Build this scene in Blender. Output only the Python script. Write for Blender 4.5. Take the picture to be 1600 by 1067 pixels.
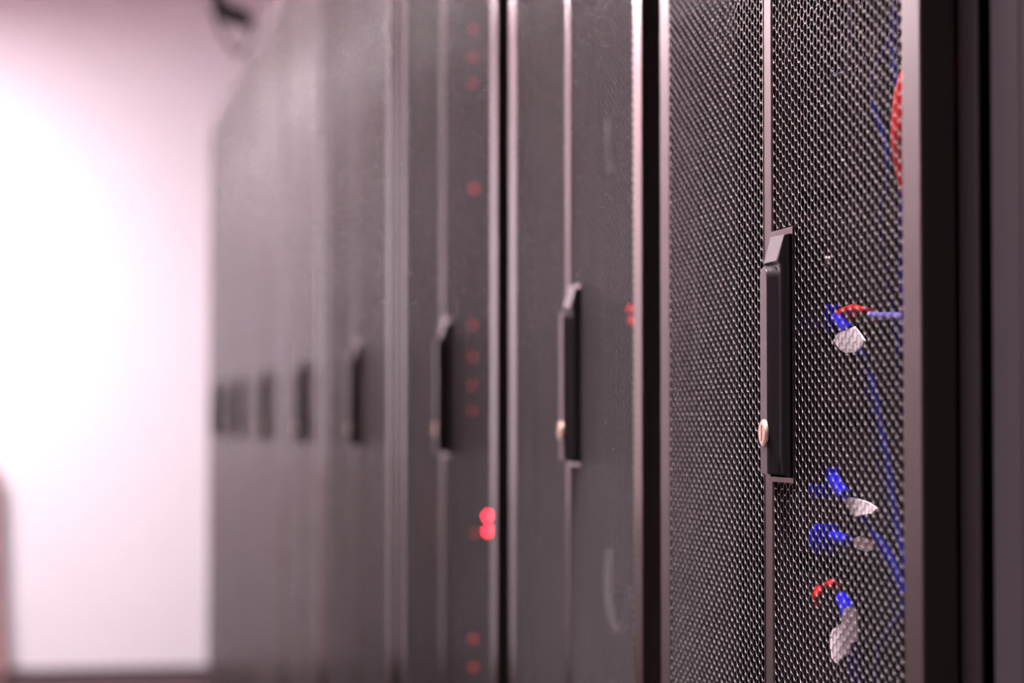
import bpy, bmesh, math, random
import numpy as np
from mathutils import Vector, Matrix, Euler
for o in list(bpy.data.objects): bpy.data.objects.remove(o)
random.seed(4)
SC = bpy.context.scene
COL = SC.collection
R = math.radians
# ------------------------------------------------------------------ camera
CAMZ = 1.13
D = 0.445                      # distance from the lens to the plane of the doors
YAW, PITCH = 10.87, 1.98
cd = bpy.data.cameras.new('camera'); cam = bpy.data.objects.new('camera', cd); COL.objects.link(cam)
cam.location = (0, 0, CAMZ); cam.rotation_euler = (R(90 + PITCH), 0, R(-YAW))
cd.lens = 85; cd.sensor_width = 36; cd.clip_start = 0.02; cd.clip_end = 60
cd.dof.use_dof = True; cd.dof.focus_distance = 1.50; cd.dof.aperture_fstop = 5.1; cd.dof.aperture_blades = 0
SC.camera = cam
# ------------------------------------------------------------------ world, exposure
w = bpy.data.worlds.new('world'); SC.world = w; w.use_nodes = True
w.node_tree.nodes['Background'].inputs[0].default_value = (0.9, 0.75, 0.85, 1)
w.node_tree.nodes['Background'].inputs[1].default_value = 0.05
vs = SC.view_settings; vs.view_transform = 'Standard'; vs.look = 'None'; vs.gamma = 1; vs.exposure = 0.17
vs.use_curve_mapping = False
LAMP_COL = (1.0, 0.84, 0.90)
LAMP_E = 62.0
# ceiling lights, three added out of view to brighten the left wall: (x, y, width, length, strength factor)
LAMPS = [(-0.20, 1.45, 0.3, 1.2, 0.15, 'with a narrow beam added under it, over the nearest doors'), (-0.90, 3.7, 0.3, 1.2, 0.6, 'over the third rack'),
         (-1.05, 5.4, 0.3, 1.2, 0.7, 'added out of view to brighten the left wall, nearest of three'), (-1.05, 7.4, 0.3, 1.2, 0.75, 'added out of view to brighten the left wall, middle of three'),
         (-1.25, 9.5, 0.3, 1.2, 2.9, 'added out of view to brighten the left wall, farthest of three')]
SPOT_W = 108            # power of the narrow downward beam added under the near ceiling light
ZC = 3.12

# ------------------------------------------------------------------ materials
def mat(name, col, rough=0.5, metal=0.0, spec=0.5, bump=0.0, bscale=400, var=0.0, vscale=6, emit=None, es=0):
    m = bpy.data.materials.new(name); m.use_nodes = True
    nt = m.node_tree; b = nt.nodes['Principled BSDF']
    b.inputs['Base Color'].default_value = (*col, 1); b.inputs['Roughness'].default_value = rough
    b.inputs['Metallic'].default_value = metal; b.inputs['Specular IOR Level'].default_value = spec
    tc = nt.nodes.new('ShaderNodeTexCoord')
    if var:
        n = nt.nodes.new('ShaderNodeTexNoise'); n.inputs['Scale'].default_value = vscale; n.inputs['Detail'].default_value = 4
        nt.links.new(tc.outputs['Object'], n.inputs['Vector'])
        r = nt.nodes.new('ShaderNodeValToRGB')
        r.color_ramp.elements[0].color = (*[c * (1 - var) for c in col], 1)
        r.color_ramp.elements[1].color = (*[min(1, c * (1 + var)) for c in col], 1)
        nt.links.new(n.outputs['Fac'], r.inputs['Fac']); nt.links.new(r.outputs['Color'], b.inputs['Base Color'])
    if bump:
        n = nt.nodes.new('ShaderNodeTexNoise'); n.inputs['Scale'].default_value = bscale; n.inputs['Detail'].default_value = 2
        nt.links.new(tc.outputs['Object'], n.inputs['Vector'])
        bp = nt.nodes.new('ShaderNodeBump'); bp.inputs['Strength'].default_value = bump; bp.inputs['Distance'].default_value = 0.001
        nt.links.new(n.outputs['Fac'], bp.inputs['Height']); nt.links.new(bp.outputs['Normal'], b.inputs['Normal'])
    if emit:
        b.inputs['Emission Color'].default_value = (*emit, 1); b.inputs['Emission Strength'].default_value = es
    return m
M = {}
M['paint'] = mat('charcoal_door_paint', (0.010, 0.0065, 0.0065), 0.18, 0, 0.8, 0.01, 700, 0.06)
M['paint_satin'] = mat('satin_charcoal_door_paint', (0.016, 0.011, 0.010), 0.36, 0, 0.6, 0.02, 700, 0.06)
M['mesh'] = mat('perforated_sheet_paint', (0.012, 0.010, 0.011), 0.16, 0.0, 1.0, 0, 0, 0.05)
M['edge'] = mat('bare_punched_edge', (0.055, 0.050, 0.052), 0.35, 0.0, 0.35, 0, 0, 0.05)
M['panel'] = mat('dark_grey_panel_coat', (0.022, 0.018, 0.021), 0.6, 0, 0.1, 0.25, 900, 0.06)
M['post'] = mat('cabinet_powder_coat', (0.010, 0.0075, 0.009), 0.32, 0, 0.8, 0.25, 900, 0.06)
M['black'] = mat('matte_black_steel', (0.0015, 0.0012, 0.002), 0.8, 0, 0.0, 0.1, 500, 0.1)
M['handle'] = mat('black_cast_plastic', (0.007, 0.005, 0.007), 0.45, 0, 0.5, 0.35, 1500, 0.1)
M['gasket'] = mat('black_rubber_base', (0.004, 0.0035, 0.004), 0.9, 0, 0.0, 0.1, 900, 0.1)
M['lever'] = mat('charcoal_lever_paint', (0.018, 0.014, 0.016), 0.33, 0, 0.7, 0.02, 900, 0.05)
M['lock'] = mat('nickel_lock', (0.84, 0.68, 0.55), 0.28, 0.9, 0.5, 0.03, 800, 0.05)
M['slot'] = mat('lock_slot_brown', (0.10, 0.035, 0.02), 0.6, 0, 0.3, 0, 0, 0.1)
M['wall'] = mat('white_wall_paint', (0.72, 0.735, 0.765), 0.75, 0, 0.3, 0.15, 60, 0.015, 2)
M['nearwall'] = mat('dark_grey_wall_paint', (0.02, 0.016, 0.018), 0.8, 0, 0.2, 0.15, 60, 0.05, 2)
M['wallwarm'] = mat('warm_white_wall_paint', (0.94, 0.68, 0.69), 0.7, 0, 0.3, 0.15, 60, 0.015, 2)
M['ceil'] = mat('ceiling_tile', (0.66, 0.56, 0.60), 0.9, 0, 0.2, 0.2, 90, 0.03, 3)
M['floor'] = mat('raised_floor_laminate', (0.045, 0.033, 0.034), 0.7, 0, 0.05, 0.1, 40, 0.15, 5)
M['skirt'] = mat('dark_skirting', (0.014, 0.010, 0.011), 0.6, 0, 0.1, 0.1, 50, 0.1)
M['dado'] = mat('brown_dado_board', (0.20, 0.13, 0.11), 0.55, 0, 0.3, 0.2, 40, 0.12, 4)
M['tan'] = mat('pinkish_tan_board', (0.42, 0.26, 0.245), 0.7, 0, 0.3, 0.2, 50, 0.08, 5)
M['blue'] = mat('blue_cable_jacket', (0.002, 0.002, 0.34), 0.5, 0, 0.1, 0.05, 300, 0.08, 30)
M['navy'] = mat('navy_cable_jacket', (0.003, 0.004, 0.065), 0.6, 0, 0.0, 0.05, 300, 0.08, 30)
M['lilac'] = mat('lilac_cable_jacket', (0.09, 0.075, 0.30), 0.5, 0, 0.2, 0.05, 300, 0.08, 30)
M['pale'] = mat('pale_grey_cable_jacket', (0.09, 0.08, 0.10), 0.6, 0, 0.1, 0, 300, 0.08, 30)
M['violet'] = mat('dull_violet_cable_jacket', (0.022, 0.018, 0.05), 0.6, 0, 0.1, 0, 300, 0.08, 30)
M['red'] = mat('red_cable_jacket', (0.45, 0.003, 0.003), 0.5, 0, 0.15, 0.05, 300, 0.08, 30)
M['tag'] = mat('white_paper_tag', (0.86, 0.76, 0.80), 0.6, 0, 0.4, 0.2, 200, 0.04, 60)
M['clear'] = mat('clear_grey_plug', (0.42, 0.40, 0.42), 0.25, 0, 0.6, 0, 0, 0.1, 50)
M['brass'] = mat('brass_contact', (0.70, 0.48, 0.18), 0.35, 0.8, 0.5, 0, 0, 0.1, 50)
M['chassis'] = mat('server_chassis', (0.004, 0.0025, 0.003), 0.7, 0, 0.0, 0.1, 300, 0.1)
M['bezel'] = mat('server_bezel', (0.006, 0.004, 0.0045), 0.65, 0, 0.0, 0.1, 300, 0.1)
M['port'] = mat('port_dark', (0.002, 0.0015, 0.002), 0.5, 0, 0.0, 0, 0, 0.1)
M['led'] = mat('red_led', (0.5, 0.01, 0.01), 0.4, 0, 0.5, 0, 0, 0, 1, (1.0, 0.012, 0.03), 45)
M['ledlow'] = mat('dim_red_led', (0.5, 0.01, 0.01), 0.4, 0, 0.5, 0, 0, 0, 1, (1.0, 0.012, 0.03), 1.3)
M['cable'] = mat('black_rubber_cable', (0.008, 0.010, 0.010), 0.5, 0, 0.4, 0.1, 100, 0.1)
M['fixture'] = mat('white_fixture', (0.8, 0.75, 0.78), 0.5, 0, 0.4, 0, 0, 0.02)
M['screw'] = mat('zinc_screw', (0.55, 0.52, 0.5), 0.3, 0.9, 0.5, 0, 0, 0.05)

# ------------------------------------------------------------------ helpers
def tag(o, label=None, cat=None, group=None, kind=None):
    if label: o['label'] = label
    if cat: o['category'] = cat
    if group: o['group'] = group
    if kind: o['kind'] = kind
    return o
def link(name, me, m, parent=None, loc=None):
    o = bpy.data.objects.new(name, me)
    if m is not None and len(me.materials) == 0: me.materials.append(m)
    COL.objects.link(o)
    if parent: o.parent = parent
    if loc: o.location = loc
    return o
def empty(name, loc):
    o = bpy.data.objects.new(name, None); COL.objects.link(o); o.location = loc; o.empty_display_size = 0.1
    return o
def box(bm, x0, x1, y0, y1, z0, z1, bev=0.0, seg=2):
    r = bmesh.ops.create_cube(bm, size=1)
    for v in r['verts']:
        v.co = Vector((x0 + (v.co.x + .5) * (x1 - x0), y0 + (v.co.y + .5) * (y1 - y0), z0 + (v.co.z + .5) * (z1 - z0)))
    if bev:
        es = list({e for v in r['verts'] for e in v.link_edges})
        bmesh.ops.bevel(bm, geom=es, offset=bev, segments=seg, affect='EDGES', profile=0.5)
def fin(name, bm, m, parent=None, smooth=False, loc=None):
    me = bpy.data.meshes.new(name); bm.normal_update(); bm.to_mesh(me); bm.free()
    if smooth:
        me.polygons.foreach_set('use_smooth', [True] * len(me.polygons))
        me.set_sharp_from_angle(angle=R(40))
    return link(name, me, m, parent, loc)
def boxes(name, lst, m, parent=None, bev=0.0, loc=None):
    bm = bmesh.new()
    for b in lst: box(bm, *b, bev=bev)
    return fin(name, bm, m, parent, loc=loc)
def prism(bm, pts, z0, z1, f):
    """polygon pts (a,b) extruded between z0,z1; f maps (a,b,c) to a point"""
    lo = [bm.verts.new(f(a, b, z0)) for a, b in pts]; hi = [bm.verts.new(f(a, b, z1)) for a, b in pts]
    n = len(pts)
    bm.faces.new(lo); bm.faces.new(hi[::-1])
    for i in range(n): bm.faces.new((lo[i], hi[i], hi[(i + 1) % n], lo[(i + 1) % n]))
    bmesh.ops.recalc_face_normals(bm, faces=bm.faces[:])
CR = Euler((R(90 + PITCH), 0, R(-YAW))).to_matrix()
def at(px, py, X):
    """the point in the plane x = X of the room that lies at a given place of the photo"""
    F = 85 / 36 * 1600
    d = CR @ Vector(((px - 800) / F, (533.5 - py) / F, -1)); t = X / d.x
    return Vector((0, 0, CAMZ)) + d * t
def smooth_path(pts, n=8):
    P = [Vector(p) for p in pts]; P = [2 * P[0] - P[1]] + P + [2 * P[-1] - P[-2]]; out = []
    for i in range(1, len(P) - 2):
        for k in range(n):
            t = k / n; a, b, c, d = P[i - 1:i + 3]
            out.append(0.5 * (2 * b + (c - a) * t + (2 * a - 5 * b + 4 * c - d) * t * t + (3 * b - a - 3 * c + d) * t ** 3))
    out.append(P[-2]); return out
def tube(bm, pts, r, sides=10, n=8):
    path = smooth_path(pts, n); prev = None; up = Vector((0.3, 0.2, 1)).normalized(); rings = []
    for i, p in enumerate(path):
        t = (path[min(i + 1, len(path) - 1)] - path[max(i - 1, 0)]).normalized()
        a = t.cross(up if prev is None else prev)
        if a.length < 1e-4: a = t.cross(Vector((1, 0, 0)))
        a.normalize(); b = a.cross(t).normalized(); prev = b if prev is None else b
        rr = r[i * len(r) // len(path)] if isinstance(r, list) else r
        rings.append([bm.verts.new(p + rr * (math.cos(q) * a + math.sin(q) * b)) for q in [k * 2 * math.pi / sides for k in range(sides)]])
        prev = b
    for A, B in zip(rings, rings[1:]):
        for k in range(sides): bm.faces.new((A[k], A[(k + 1) % sides], B[(k + 1) % sides], B[k]))
    bm.faces.new(rings[0][::-1]); bm.faces.new(rings[-1])
def cyl(bm, c, axis, r, h, seg=32, bev=0):
    q = Vector(axis).normalized().to_track_quat('Z', 'Y').to_matrix().to_4x4()
    rr = bmesh.ops.create_cone(bm, cap_ends=True, segments=seg, radius1=r, radius2=r, depth=h, matrix=Matrix.Translation(Vector(c)) @ q)
    return rr

# ------------------------------------------------------------------ room shell
XL, XR, YE, YN = -1.45, 2.3, 11.25, -2.6
def struct(name, lst, m, bev=0): return tag(boxes(name, lst, m, None, bev), kind='structure')
struct('floor', [(XL - .1, XR + .1, YN - .1, YE + .1, -0.1, 0)], M['floor'])
struct('ceiling', [(XL - .1, XR + .1, YN - .1, YE + .1, ZC, ZC + .1)], M['ceil'])
struct('wall_left', [(XL - .1, XL, YN - .1, YE + .1, 0, ZC)], M['wallwarm'])
struct('wall_right', [(XR, XR + .1, YN - .1, YE + .1, 0, ZC)], M['wall'])
struct('wall_far', [(XL, XR, YE, YE + .1, 0, ZC)], M['wall'])
struct('wall_near', [(XL, XR, YN - .1, YN, 0, ZC)], M['nearwall'])
struct('baseboard_far', [(XL + .014, XR, YE - .015, YE, 0, 0.022)], M['skirt'])
struct('trim_1', [(XL, XL + .012, YN, YE - .016, 0, 0.78), (XL, XL + .03, YN, YE - .016, 0.78, 0.81)], M['dado'])

for i, (x, y, wd, ln, f, far) in enumerate(LAMPS):
    t = empty('ceiling_light', (x, y, ZC))
    tag(t, 'long white ceiling light ' + far, 'ceiling light', 'ceiling lights over the aisle')
    boxes('housing', [(-wd / 2 - .02, -wd / 2, -ln / 2 - .02, ln / 2 + .02, -.05, 0), (wd / 2, wd / 2 + .02, -ln / 2 - .02, ln / 2 + .02, -.05, 0),
                      (-wd / 2, wd / 2, -ln / 2 - .02, -ln / 2, -.05, 0), (-wd / 2, wd / 2, ln / 2, ln / 2 + .02, -.05, 0)], M['fixture'], t)
    me = mat('lamp_diffuser', (0.9, 0.9, 0.9), 0.5, emit=LAMP_COL, es=LAMP_E * f)
    boxes('diffuser', [(-wd / 2, wd / 2, -ln / 2, ln / 2, -.045, -.005)], me, t)
    if i == 0:
        ld = bpy.data.lights.new('added_downlight', 'AREA'); ld.shape = 'RECTANGLE'; ld.size = wd; ld.size_y = ln
        ld.energy = SPOT_W; ld.color = LAMP_COL; ld.spread = R(52)
        lo = bpy.data.objects.new('added_downlight', ld); COL.objects.link(lo); lo.parent = t; lo.location = (0, 0, -.055)

# ------------------------------------------------------------------ perforated sheet
PITCHH = 0.0072; WEB = 0.00052; TH = 0.00052
_cache = {}
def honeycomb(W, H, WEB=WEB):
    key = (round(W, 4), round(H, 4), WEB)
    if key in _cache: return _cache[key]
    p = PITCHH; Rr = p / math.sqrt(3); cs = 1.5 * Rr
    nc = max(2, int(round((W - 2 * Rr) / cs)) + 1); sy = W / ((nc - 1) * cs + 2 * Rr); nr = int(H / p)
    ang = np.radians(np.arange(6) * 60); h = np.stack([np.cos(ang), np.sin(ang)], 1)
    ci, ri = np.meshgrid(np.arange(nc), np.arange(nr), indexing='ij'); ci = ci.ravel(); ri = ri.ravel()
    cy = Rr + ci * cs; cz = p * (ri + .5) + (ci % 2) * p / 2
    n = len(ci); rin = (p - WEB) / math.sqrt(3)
    V = np.zeros((n, 18, 3))
    # ring 0 outline, ring 1 front lip, ring 2 back edge of the hole
    for k, (rad, x) in enumerate(((Rr, 0), (rin, 0), (rin, TH))):
        V[:, 6 * k:6 * k + 6, 0] = x
        V[:, 6 * k:6 * k + 6, 1] = (cy[:, None] + rad * h[None, :, 0]) * sy
        V[:, 6 * k:6 * k + 6, 2] = cz[:, None] + rad * h[None, :, 1]
    V = V.reshape(-1, 3); q = []
    for k in range(2):
        for j in range(6):
            a, b = 6 * k + j, 6 * k + (j + 1) % 6
            q.append([a, b, b + 6, a + 6])
    q = np.array(q)
    Fq = (q[None] + (np.arange(n) * 18)[:, None, None]).reshape(-1, 4)
    # little triangles that close the zigzag edge against the stiles
    base = len(V); tv = []
    for col, s in ((0, -1), (nc - 1, 1)):
        x0 = (Rr + col * cs); off = (col % 2) * p / 2
        for r_ in range(nr):
            zc = p * (r_ + .5) + off
            tri = [(0, (x0 + s * Rr) * sy, zc), (0, (x0 + s * Rr / 2) * sy, zc + p / 2), (0, (x0 + s * Rr) * sy, zc + p)]
            tv += tri if s > 0 else tri[::-1]
    tv = np.array(tv); V = np.vstack([V, tv]); nt = len(tv) // 3
    me = bpy.data.meshes.new('perforated_panel')
    me.vertices.add(len(V)); me.vertices.foreach_set('co', V.ravel())
    loops = np.concatenate([Fq.ravel(), base + np.arange(3 * nt)])
    me.loops.add(len(loops)); me.loops.foreach_set('vertex_index', loops.astype(np.int32))
    me.polygons.add(len(Fq) + nt)
    starts = np.concatenate([np.arange(len(Fq)) * 4, len(Fq) * 4 + np.arange(nt) * 3]).astype(np.int32)
    me.polygons.foreach_set('loop_start', starts)
    mi = np.concatenate([np.tile([0] * 6 + [1] * 6, n), np.zeros(nt)]).astype(np.int32)
    me.polygons.foreach_set('material_index', mi)
    me.update(calc_edges=True); me.validate()
    me.materials.append(M['mesh']); me.materials.append(M['edge'])
    _cache[key] = me
    return me

# ------------------------------------------------------------------ swing handle (built once, origin on the door plane, y=0 at the door split)
def handle_meshes():
    # bezel: a plain rectangle of door steel round the handle
    bm = bmesh.new(); box(bm, -0.0008, 0.020, -0.0545, -0.0100, -0.0355, 0.1210, 0.0003, 1)
    bz = fin('tmp', bm, M['paint'])
    # housing: plinth, body with long sloping top end, dished groove under the lever
    bm = bmesh.new()
    ya, yb = -0.0445, -0.0160
    # side outline (out, z)
    prof = [(-0.003, 0.1168), (-0.0078, 0.1008), (-0.0078, 0.1003), (-0.0066, 0.0994), (-0.0058, 0.0988), (-0.0058, -0.020), (-0.0048, -0.0295), (-0.003, -0.0305)]
    n = len(prof)
    def ring(y, ins): return [bm.verts.new((x + (0.0 if x == -0.003 else ins), y, z)) for x, z in prof]
    r0 = ring(ya - .0006, 0.0006); r1 = ring(ya + .0012, 0); r2 = ring(yb - .0012, 0); r3 = ring(yb + .001, 0.0020)
    for A, B in ((r0, r1), (r1, r2), (r2, r3)):
        for i in range(n - 1): bm.faces.new((A[i], B[i], B[i + 1], A[i + 1]))
    bm.faces.new(r0); bm.faces.new(r3)
    bmesh.ops.recalc_face_normals(bm, faces=bm.faces[:])
    hs = fin('tmp', bm, M['handle'])
    bm = bmesh.new(); box(bm, -0.0030, -0.0008, -0.0541, -0.0135, -0.0320, 0.1165, 0.0006, 2)
    pl = fin('tmp', bm, M['gasket'])
    # lever: round top, straight flanks
    yc, hw = -0.0335, 0.0074; zt, zb = 0.0976 - hw, -0.0300
    pts = [(yc + hw * math.cos(a), zt + hw * math.sin(a)) for a in [k * math.pi / 16 for k in range(17)]]
    pts += [(yc - hw, zb + .001), (yc - hw + .001, zb), (yc + hw - .001, zb), (yc + hw, zb + .001)]
    bm = bmesh.new(); prism(bm, pts, -0.0130, -0.0056, lambda a, b, c: Vector((c, a, b)))
    es = [e for e in bm.edges if abs(e.verts[0].co.x + .0130) < 1e-6 and abs(e.verts[1].co.x + .0130) < 1e-6]
    bmesh.ops.bevel(bm, geom=es, offset=0.0006, segments=2, affect='EDGES')
    lv = fin('tmp', bm, M['lever'], smooth=True)
    # lock: stepped cylinder, ring and key slot
    bm = bmesh.new(); c = (-0.0134, yc - .0008, -0.0048)
    cyl(bm, c, (1, 0, 0), 0.0082, 0.0016, 40); cyl(bm, (c[0] - .0008, c[1], c[2]), (1, 0, 0), 0.0070, 0.0010, 40)
    es = [e for e in bm.edges if e.calc_length() < .003 and abs(e.verts[0].co.x - e.verts[1].co.x) < 1e-6]
    bmesh.ops.bevel(bm, geom=es, offset=0.00025, segments=2, affect='EDGES')
    lk = fin('tmp', bm, M['lock'], smooth=True)
    bm = bmesh.new(); box(bm, c[0] - .00145, c[0] - .0010, c[1] - .0011, c[1] + .0011, c[2] - .0050, c[2] + .0050, 0.0002, 1)
    sl = fin('tmp', bm, M['slot'])
    out = [o.data for o in (bz, hs, lv, lk, sl, pl)]
    for o in (bz, hs, lv, lk, sl, pl): bpy.data.objects.remove(o)
    return out
HM = handle_meshes()
DEPTH = 0.0215           # how far the doors stand proud of the cabinet posts
RT = 1.985               # top of the doors
LIP = 0.0245
def rack(c0, c1, label, paint='paint', web=WEB):
    """a double-door rack whose doors run from c0*D to c1*D along the row"""
    y0, y1 = c0 * D, c1 * D; W = y1 - y0; H0, H1 = 0.09, RT
    t = empty('server_rack', (D, (y0 + y1) / 2, 0)); tag(t, label, 'server rack', 'perforated server racks standing in a row')
    a, b = -W / 2 - LIP, W / 2 + LIP; xf = DEPTH
    boxes('side_panel', [(xf + .002, 1.0, a, a + .003, .04, 2.0)], M['black'], t)
    boxes('side_panel', [(xf + .002, 1.0, b - .003, b, .04, 2.0)], M['black'], t)
    boxes('top_panel', [(xf + .002, 1.0, a + .004, b - .004, 1.996, 2.004)], M['post'], t)
    boxes('back_panel', [(0.99, 1.0, a + .004, b - .004, .05, 1.99)], M['black'], t)
    boxes('front_frame', [(xf, xf + .035, a, a + .036, .05, 2.002), (xf, xf + .035, b - .036, b, .05, 2.002),
                          (xf, xf + .035, a + .036, b - .036, 1.99, 2.002), (xf, xf + .035, a + .036, b - .036, .05, .10)], M['post'], t, 0.0012)
    boxes('plinth', [(xf + .02, .98, a + .01, b - .01, 0, .05)], M['black'], t)
    for s in (-1, 1): boxes('mounting_rail', [(.075, .078, s * (min(W, .56) / 2 - .012) - .012, s * (min(W, .56) / 2 - .012) + .012, .06, 1.98)], M['black'], t)
    ST, MU = 0.0272, 0.0095
    for s in (-1, 1):
        lo, hi = (-W / 2, -.0007) if s < 0 else (.0007, W / 2)
        o0, o1 = (lo, lo + ST) if s < 0 else (hi - ST, hi)          # outer stile
        i0, i1 = (hi - MU, hi) if s < 0 else (lo, lo + MU)          # meeting stile
        xo = 0.0 if s < 0 else 0.0012
        m0, m1 = (o1, i0) if s < 0 else (i1, o0)
        d = boxes('door', [(0, DEPTH - .002, o0, o1, H0, H1), (xo - .0004, DEPTH - .004, i0, i1, H0, H1),
                           (0, DEPTH - .004, m0, m1, H0, H0 + .05), (0, DEPTH - .004, m0, m1, H1 - .035, H1)], M[paint], t, 0.0010)
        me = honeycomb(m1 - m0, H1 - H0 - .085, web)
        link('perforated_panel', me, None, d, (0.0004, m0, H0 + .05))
        if s < 0: 
            hx = (0, 0, CAMZ)
            link('handle_mounting_plate', HM[0], None, d, hx)
            h = link('handle', HM[1], None, t, hx)
            link('handle_base', HM[5], None, h); link('lever', HM[2], None, h); lk = link('lock_cylinder', HM[3], None, h); lk['label'] = 'shiny nickel lock with a key slot'
            link('key_slot', HM[4], None, h)
    return t
RACKS = [(2.677, 3.900, 'nearest perforated server rack, sharp in focus, blue cables behind its door'),
         (4.027, 5.232, 'second perforated rack from the right, between two wide black gaps'),
         (5.398, 6.924, 'third perforated rack from the right, red lights glowing inside'),
         (7.085, 8.875, 'fourth perforated rack from the right, blurred, wide door with dark handle'),
         (9.005, 10.385, 'fifth perforated rack from the right, blurred, handle faded to grey'),
         (10.52, 12.26, 'sixth perforated rack from the right, blurred, last with a handle seen on its own'),
         (12.39, 13.32, 'seventh perforated rack from the right, third from the white wall, heavily blurred'),
         (13.45, 14.36, 'eighth perforated rack from the right, next to last before the white wall'),
         (14.49, 15.42, 'last perforated rack at the far end of the row against the white wall')]
RK = [rack(*r, paint='paint_satin' if i == 0 else 'paint', web=WEB if i < 3 else (.0009 if i == 3 else .0017)) for i, r in enumerate(RACKS)]  # wider webs from the fourth rack on imitate glare brightening the far doors

# ------------------------------------------------------------------ the plain cabinet at the right edge
yz = 1.1487
t = empty('equipment_cabinet', (D + DEPTH, yz - .3, 0)); tag(t, 'plain dark grey solid-fronted cabinet cut off by the right edge of the photo', 'cabinet')
boxes('cabinet_body', [(.004, .98, -.30, .2995, .04, 2.0)], M['black'], t)
boxes('front_post', [(0, .03, .2622, .300, .05, 2.0)], M['panel'], t, .0012)
boxes('solid_door', [(-.0005, .02, -.30, .2605, .09, 1.985)], M['panel'], t, .0012)
boxes('plinth', [(.02, .96, -.29, .29, 0, .05)], M['black'], t)
# connecting brackets in the slot between that cabinet and the first rack
for (px, py, nm) in ((1533, 400, 'upper'), (1534, 680, 'lower')):
    p = at(px, py, D + DEPTH + .006)
    bm = bmesh.new(); cyl(bm, (p.x + .0005, p.y, p.z), (0, 1, 0), .0026, .010, 20); cyl(bm, (p.x - .0005, p.y - .006, p.z), (0, 1, 0), .0016, .003, 6)
    o = fin('screw', bm, M['screw'], smooth=True); tag(o, nm + ' small metal screw in the black slot beside the solid cabinet', 'screw', 'screws in the cabinet slot')

# ------------------------------------------------------------------ equipment behind the doors
def unit(rk, z, u, kind, label, ports=True):
    r = RK[rk]; W = (RACKS[rk][1] - RACKS[rk][0]) * D; hw = min(W, .52) / 2 - .035
    h = u * .0445 - .002
    t = empty(kind, (D + .088, r.location.y, z)); tag(t, label, kind.replace('_', ' '), 'equipment mounted inside the racks')
    boxes('chassis', [(.006, .7, -hw, hw, 0, h)], M['chassis'], t)
    boxes('faceplate', [(0, .006, -hw - .012, hw + .012, 0, h)], M['bezel'], t, .0008)
    if ports:
        for k in range(12):
            y = -hw + .03 + k * (2 * hw - .06) / 11
            boxes('port', [(-.0006, .0006, y - .006, y + .006, h / 2 - .007, h / 2 + .007)], M['port'], t)
    else:
        boxes('vent_grille', [(-.0008, .0004, -hw + .02 + k * .018, -hw + .032 + k * .018, .008, h - .008) for k in range(int((2 * hw - .04) / .018))], M['port'], t)
    return t
z = .72; k = 0
names = ['lowest', 'second from bottom', 'third from bottom', 'fourth from bottom', 'fifth from bottom', 'sixth from bottom']
UN = {}
for rk, who, z0, us in ((0, 'nearest rack', .78, (2, 1, 2, 2, 1, 2, 4)), (1, 'second rack from the right', .70, (4, 2, 2, 4, 4, 4)), (2, 'third rack from the right', .55, (4, 4, 4, 4, 4, 4, 4))):
    z = z0
    for i, u in enumerate(us):
        kind = 'network_switch' if (rk == 0 and u < 4) else 'server'
        pos = 'topmost' if i == len(us) - 1 else names[i]
        UN[(rk, i)] = unit(rk, z, u, kind, 'black %s inside the %s, %s' % (kind.replace('_', ' '), who, pos), kind != 'server')
        z += u * .0445 + (.012 if rk == 0 else .004)
# red indicator lights: each is a part of the unit it sits on
def led(rk, px, py, r, m):
    p = at(px, py, D + .086)
    best = min([v for kk, v in UN.items() if kk[0] == rk], key=lambda q: abs(q.location.z + .08 - p.z))
    bm = bmesh.new(); bmesh.ops.create_uvsphere(bm, u_segments=14, v_segments=8, radius=r)
    o = fin('indicator_light', bm, m, best, smooth=True); o.location = p - best.location; o['label'] = 'glowing red indicator light'
for px, py, r, m in ((740, 295, .004, 'ledlow'), (738, 508, .003, 'ledlow'), (737, 558, .003, 'ledlow'), (737, 602, .003, 'ledlow'), (737, 642, .003, 'ledlow'),
                     (763, 806, .004, 'led'), (763, 830, .004, 'led'), (742, 833, .003, 'ledlow'), (739, 998, .0035, 'ledlow'), (740, 1042, .0035, 'ledlow'),
                     (738, 45, .003, 'ledlow'), (738, 90, .003, 'ledlow'), (738, 130, .003, 'ledlow')):
    led(2, px, py, r, M[m])
led(1, 985, 482, .003, M['ledlow'])
led(1, 987, 500, .003, M['ledlow'])

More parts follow.
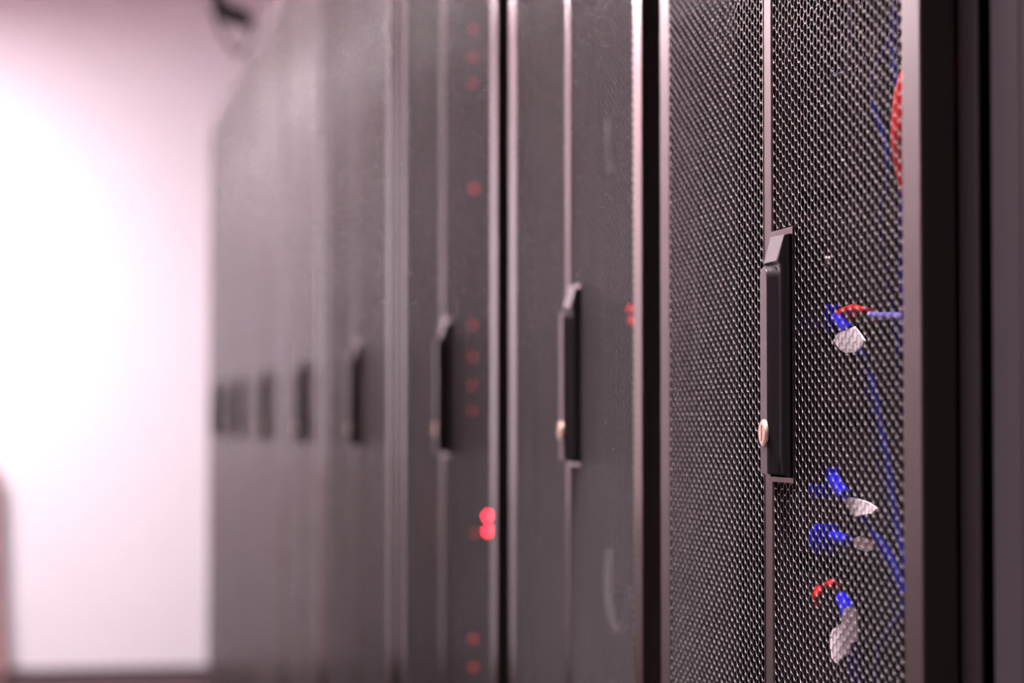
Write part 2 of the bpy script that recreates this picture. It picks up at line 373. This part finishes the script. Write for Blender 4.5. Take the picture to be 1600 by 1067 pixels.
# patch cables: tube through pixel-located points (px, py, depth behind the doors), optional plugs and tags
def patch_cable(label, m, pts, r=.0028, plug=None, flag=None, name='patch_cable', plugm=None, boot=None):
    P = [at(a, b, D + c) for a, b, c in pts]
    bm = bmesh.new(); tube(bm, P, r)
    o = fin(name, bm, M['navy'] if m is M['blue'] else m, smooth=True); tag(o, label, 'cable', 'patch cables behind the nearest mesh door')
    if plug:
        for (a, b, c, hh) in plug:
            q = at(a, b, D + c); bm = bmesh.new()
            box(bm, q.x - .003, D + .088, q.y - .0031, q.y + .0031, q.z - hh / 2, q.z + hh / 2, .0012)
            box(bm, q.x - .006, q.x - .003, q.y - .0024, q.y + .0024, q.z - hh / 3, q.z + hh / 3, .001)
            fin('plug', bm, plugm or m, o, smooth=True)
    if boot:
        bm = bmesh.new(); tube(bm, [at(a, b, D + c) for a, b, c in boot[0]], boot[1]); fin('boot', bm, m, o, smooth=True)
    if flag:
        for poly, c in flag:
            Q = [at(a, b, D + c) for a, b in poly]; bm = bmesh.new()
            f = [bm.verts.new(q) for q in Q]; g = [bm.verts.new(q + Vector((.0014, .0004, 0))) for q in Q]; n = len(Q)
            bm.faces.new(f); bm.faces.new(g[::-1])
            for i in range(n): bm.faces.new((f[i], g[i], g[(i + 1) % n], f[(i + 1) % n]))
            bmesh.ops.recalc_face_normals(bm, faces=bm.faces[:])
            fl = fin('paper_tag', bm, M['tag'], o); fl['label'] = 'white paper tag folded round the cable'
    return o
patch_cable('thick red cable bulging behind the door edge of the nearest rack', M['red'],
            [(1440, 60, .03), (1422, 110, .022), (1410, 150, .018), (1406, 205, .016), (1410, 255, .018), (1422, 300, .022), (1445, 350, .03)], .0048)
patch_cable('navy cable hanging from the top beside the red cable', M['navy'],
            [(1400, -40, .05), (1392, 60, .045), (1372, 100, .04), (1364, 160, .04), (1380, 210, .04), (1388, 270, .04), (1376, 340, .04), (1384, 400, .048), (1396, 470, .055), (1404, 540, .058), (1412, 600, .06)], .0019)
patch_cable('navy cable running down along the door edge of the nearest rack', M['navy'],
            [(1408, 20, .05), (1396, 90, .045), (1410, 180, .04), (1412, 300, .026), (1409, 360, .024), (1408, 420, .024), (1414, 480, .024), (1409, 560, .024), (1412, 640, .03), (1424, 720, .04)], .0020)
patch_cable('short blue cable under the red plug, with the topmost white tag', M['blue'],
            [(1306, 495, .082), (1314, 505, .070), (1328, 527, .060), (1348, 556, .055), (1366, 610, .05), (1380, 680, .05), (1392, 750, .05), (1404, 830, .05), (1420, 900, .05)], .0026,
            plug=[(1280, 498, .074, .019)], boot=([(1308, 496, .076), (1316, 506, .070), (1327, 519, .062)], .0042),
            flag=[([(1302, 532), (1310, 520), (1325, 515), (1334, 510), (1342, 520), (1350, 532), (1345, 543), (1336, 550), (1320, 551), (1311, 545)], .046)])
patch_cable('red cable leaving the upper switch of the nearest rack', M['red'],
            [(1317, 500, .080), (1321, 486, .072), (1335, 482, .065), (1350, 486, .066), (1362, 490, .075), (1368, 500, .086)], .0028, plug=[(1319, 492, .078, .009)])
patch_cable('lilac cable crossing level to the door edge', M['lilac'],
            [(1360, 492, .055), (1376, 494, .045), (1392, 494, .038), (1412, 495, .030), (1440, 497, .028)], .0024)
patch_cable('blue cable with a long white tag in the middle of the lower door', M['blue'],
            [(1303, 745, .080), (1312, 760, .070), (1328, 785, .060), (1350, 812, .050), (1376, 846, .042), (1396, 880, .038), (1415, 930, .036)], .0026,
            plug=[(1279, 755, .074, .021)], boot=([(1303, 748, .078), (1312, 762, .070), (1322, 776, .062)], .0044),
            flag=[([(1318, 783), (1326, 777), (1342, 780), (1356, 785), (1369, 794), (1362, 802), (1348, 804), (1336, 807), (1328, 797)], .040)])
patch_cable('blue cable with a small white tag below the long tag', M['blue'],
            [(1300, 838, .080), (1312, 842, .072), (1332, 847, .060), (1352, 852, .060), (1378, 866, .058), (1400, 905, .056), (1416, 960, .056)], .0026,
            plug=[(1279, 842, .074, .020)], boot=([(1303, 838, .078), (1314, 842, .070), (1328, 846, .062)], .0042),
            flag=[([(1333, 842), (1341, 838), (1355, 841), (1364, 848), (1365, 858), (1352, 862), (1336, 856)], .048)])
patch_cable('thick blue cable under the large white tag near the bottom', M['blue'],
            [(1312, 935, .080), (1322, 948, .070), (1326, 975, .060), (1333, 1010, .055), (1339, 1050, .055), (1350, 1110, .06)], .0046,
            boot=([(1316, 936, .078), (1321, 944, .070), (1326, 960, .060), (1333, 1010, .052), (1339, 1050, .052), (1350, 1110, .056)], .0050),
            flag=[([(1318, 952), (1328, 946), (1337, 955), (1339, 1000), (1330, 1005), (1326, 1022), (1316, 1026), (1306, 1036), (1299, 1028), (1296, 1000), (1300, 984), (1314, 975)], .046)])
patch_cable('small red plug above the large white tag, left one', M['red'],
            [(1277, 945, .082), (1276, 932, .076), (1280, 920, .080)], .0030)
patch_cable('small red plug above the large white tag, right one', M['red'],
            [(1294, 914, .082), (1300, 912, .072), (1308, 918, .080)], .0030)
patch_cable('blue cable curving down at the lower right of the nearest door', M['blue'],
            [(1416, 950, .03), (1404, 968, .034), (1390, 985, .038), (1378, 1008, .04), (1373, 1040, .04), (1374, 1090, .045)], .0024)
patch_cable('faint navy cable between the tags and the door edge', M['navy'],
            [(1352, 580, .064), (1362, 640, .066), (1374, 720, .068), (1388, 790, .070), (1392, 840, .074), (1396, 930, .074), (1408, 1000, .074)], .0022)
patch_cable('dull violet cable looping behind the upper part of the nearest door', M['violet'],
            [(1330, -20, .07), (1327, 60, .07), (1322, 110, .07), (1300, 118, .07), (1306, 140, .075), (1300, 165, .08)], .0012)
patch_cable('clear grey plug on a short lead right of the nearest handle', M['clear'],
            [(1268, 410, .08), (1275, 408, .074), (1283, 404, .075), (1298, 404, .08)], .0014, plug=[(1274, 410, .078, .006)], plugm=M['brass'])
# pale leads hanging inside the second rack
def pale(label, pts, r):
    P = [at(a, b, D + c) for a, b, c in pts]; bm = bmesh.new(); tube(bm, P, r)
    tag(fin('patch_cable', bm, M['pale'], smooth=True), label, 'cable', 'pale leads inside the second rack')
pale('pale lilac lead looping low behind the second mesh door', [(952, 860, .06), (950, 900, .055), (953, 950, .05), (964, 985, .05), (980, 960, .055), (984, 920, .06)], .0028)
pale('pale lilac lead hanging high behind the second mesh door', [(949, 190, .06), (949, 230, .05), (952, 265, .06)], .0022)

# ------------------------------------------------------------------ far end of the aisle
def atY(px, py, Y):
    F = 85 / 36 * 1600; d = CR @ Vector(((px - 800) / F, (533.5 - py) / F, -1)); return Vector((0, 0, CAMZ)) + d * (Y / d.y)
a0 = atY(-4, 690, 11.18); a1 = atY(9, 1040, 11.18)
bm = bmesh.new()
P = [(a0.x - .4, 1.02), (a0.x - .05, 1.02), (a0.x, .96), (a0.x + .012, .45), (a1.x, .02), (a0.x - .4, .02)]
prism(bm, P, 11.14, 11.215, lambda a, b, c: Vector((a, c, b)))
bmesh.ops.bevel(bm, geom=bm.edges[:], offset=.012, segments=2, affect='EDGES')
o = fin('leaning_board', bm, M['tan']); tag(o, 'low pinkish brown board standing against the white wall at the left edge', 'board')
o.location.z = -.02
# black cable bundle dropping from the ceiling beside the racks
Yb = 6.6
A = [atY(330, -150, Yb), atY(336, -40, Yb), atY(345, 5, Yb), atY(352, 22, Yb), atY(368, 28, Yb), atY(392, 34, Yb)]
A[0] = Vector((A[0].x - .01, Yb, ZC)) 
bm = bmesh.new(); tube(bm, A, .020)
tube(bm, [atY(338, -30, Yb), atY(348, 5, Yb), atY(358, 12, Yb), atY(374, 20, Yb), atY(385, 16, Yb)], .013)
o = fin('cable_bundle', bm, M['cable'], smooth=True); tag(o, 'blurred black cable bundle hanging from the ceiling above the far racks', 'cable bundle')
bm = bmesh.new(); tube(bm, [atY(332, -60, Yb), atY(334, 10, Yb), atY(342, 40, Yb), atY(356, 66, Yb), atY(374, 84, Yb), atY(392, 60, Yb), atY(396, 30, Yb)], .0055)
fin('thin_cable', bm, M['cable'], o, smooth=True)
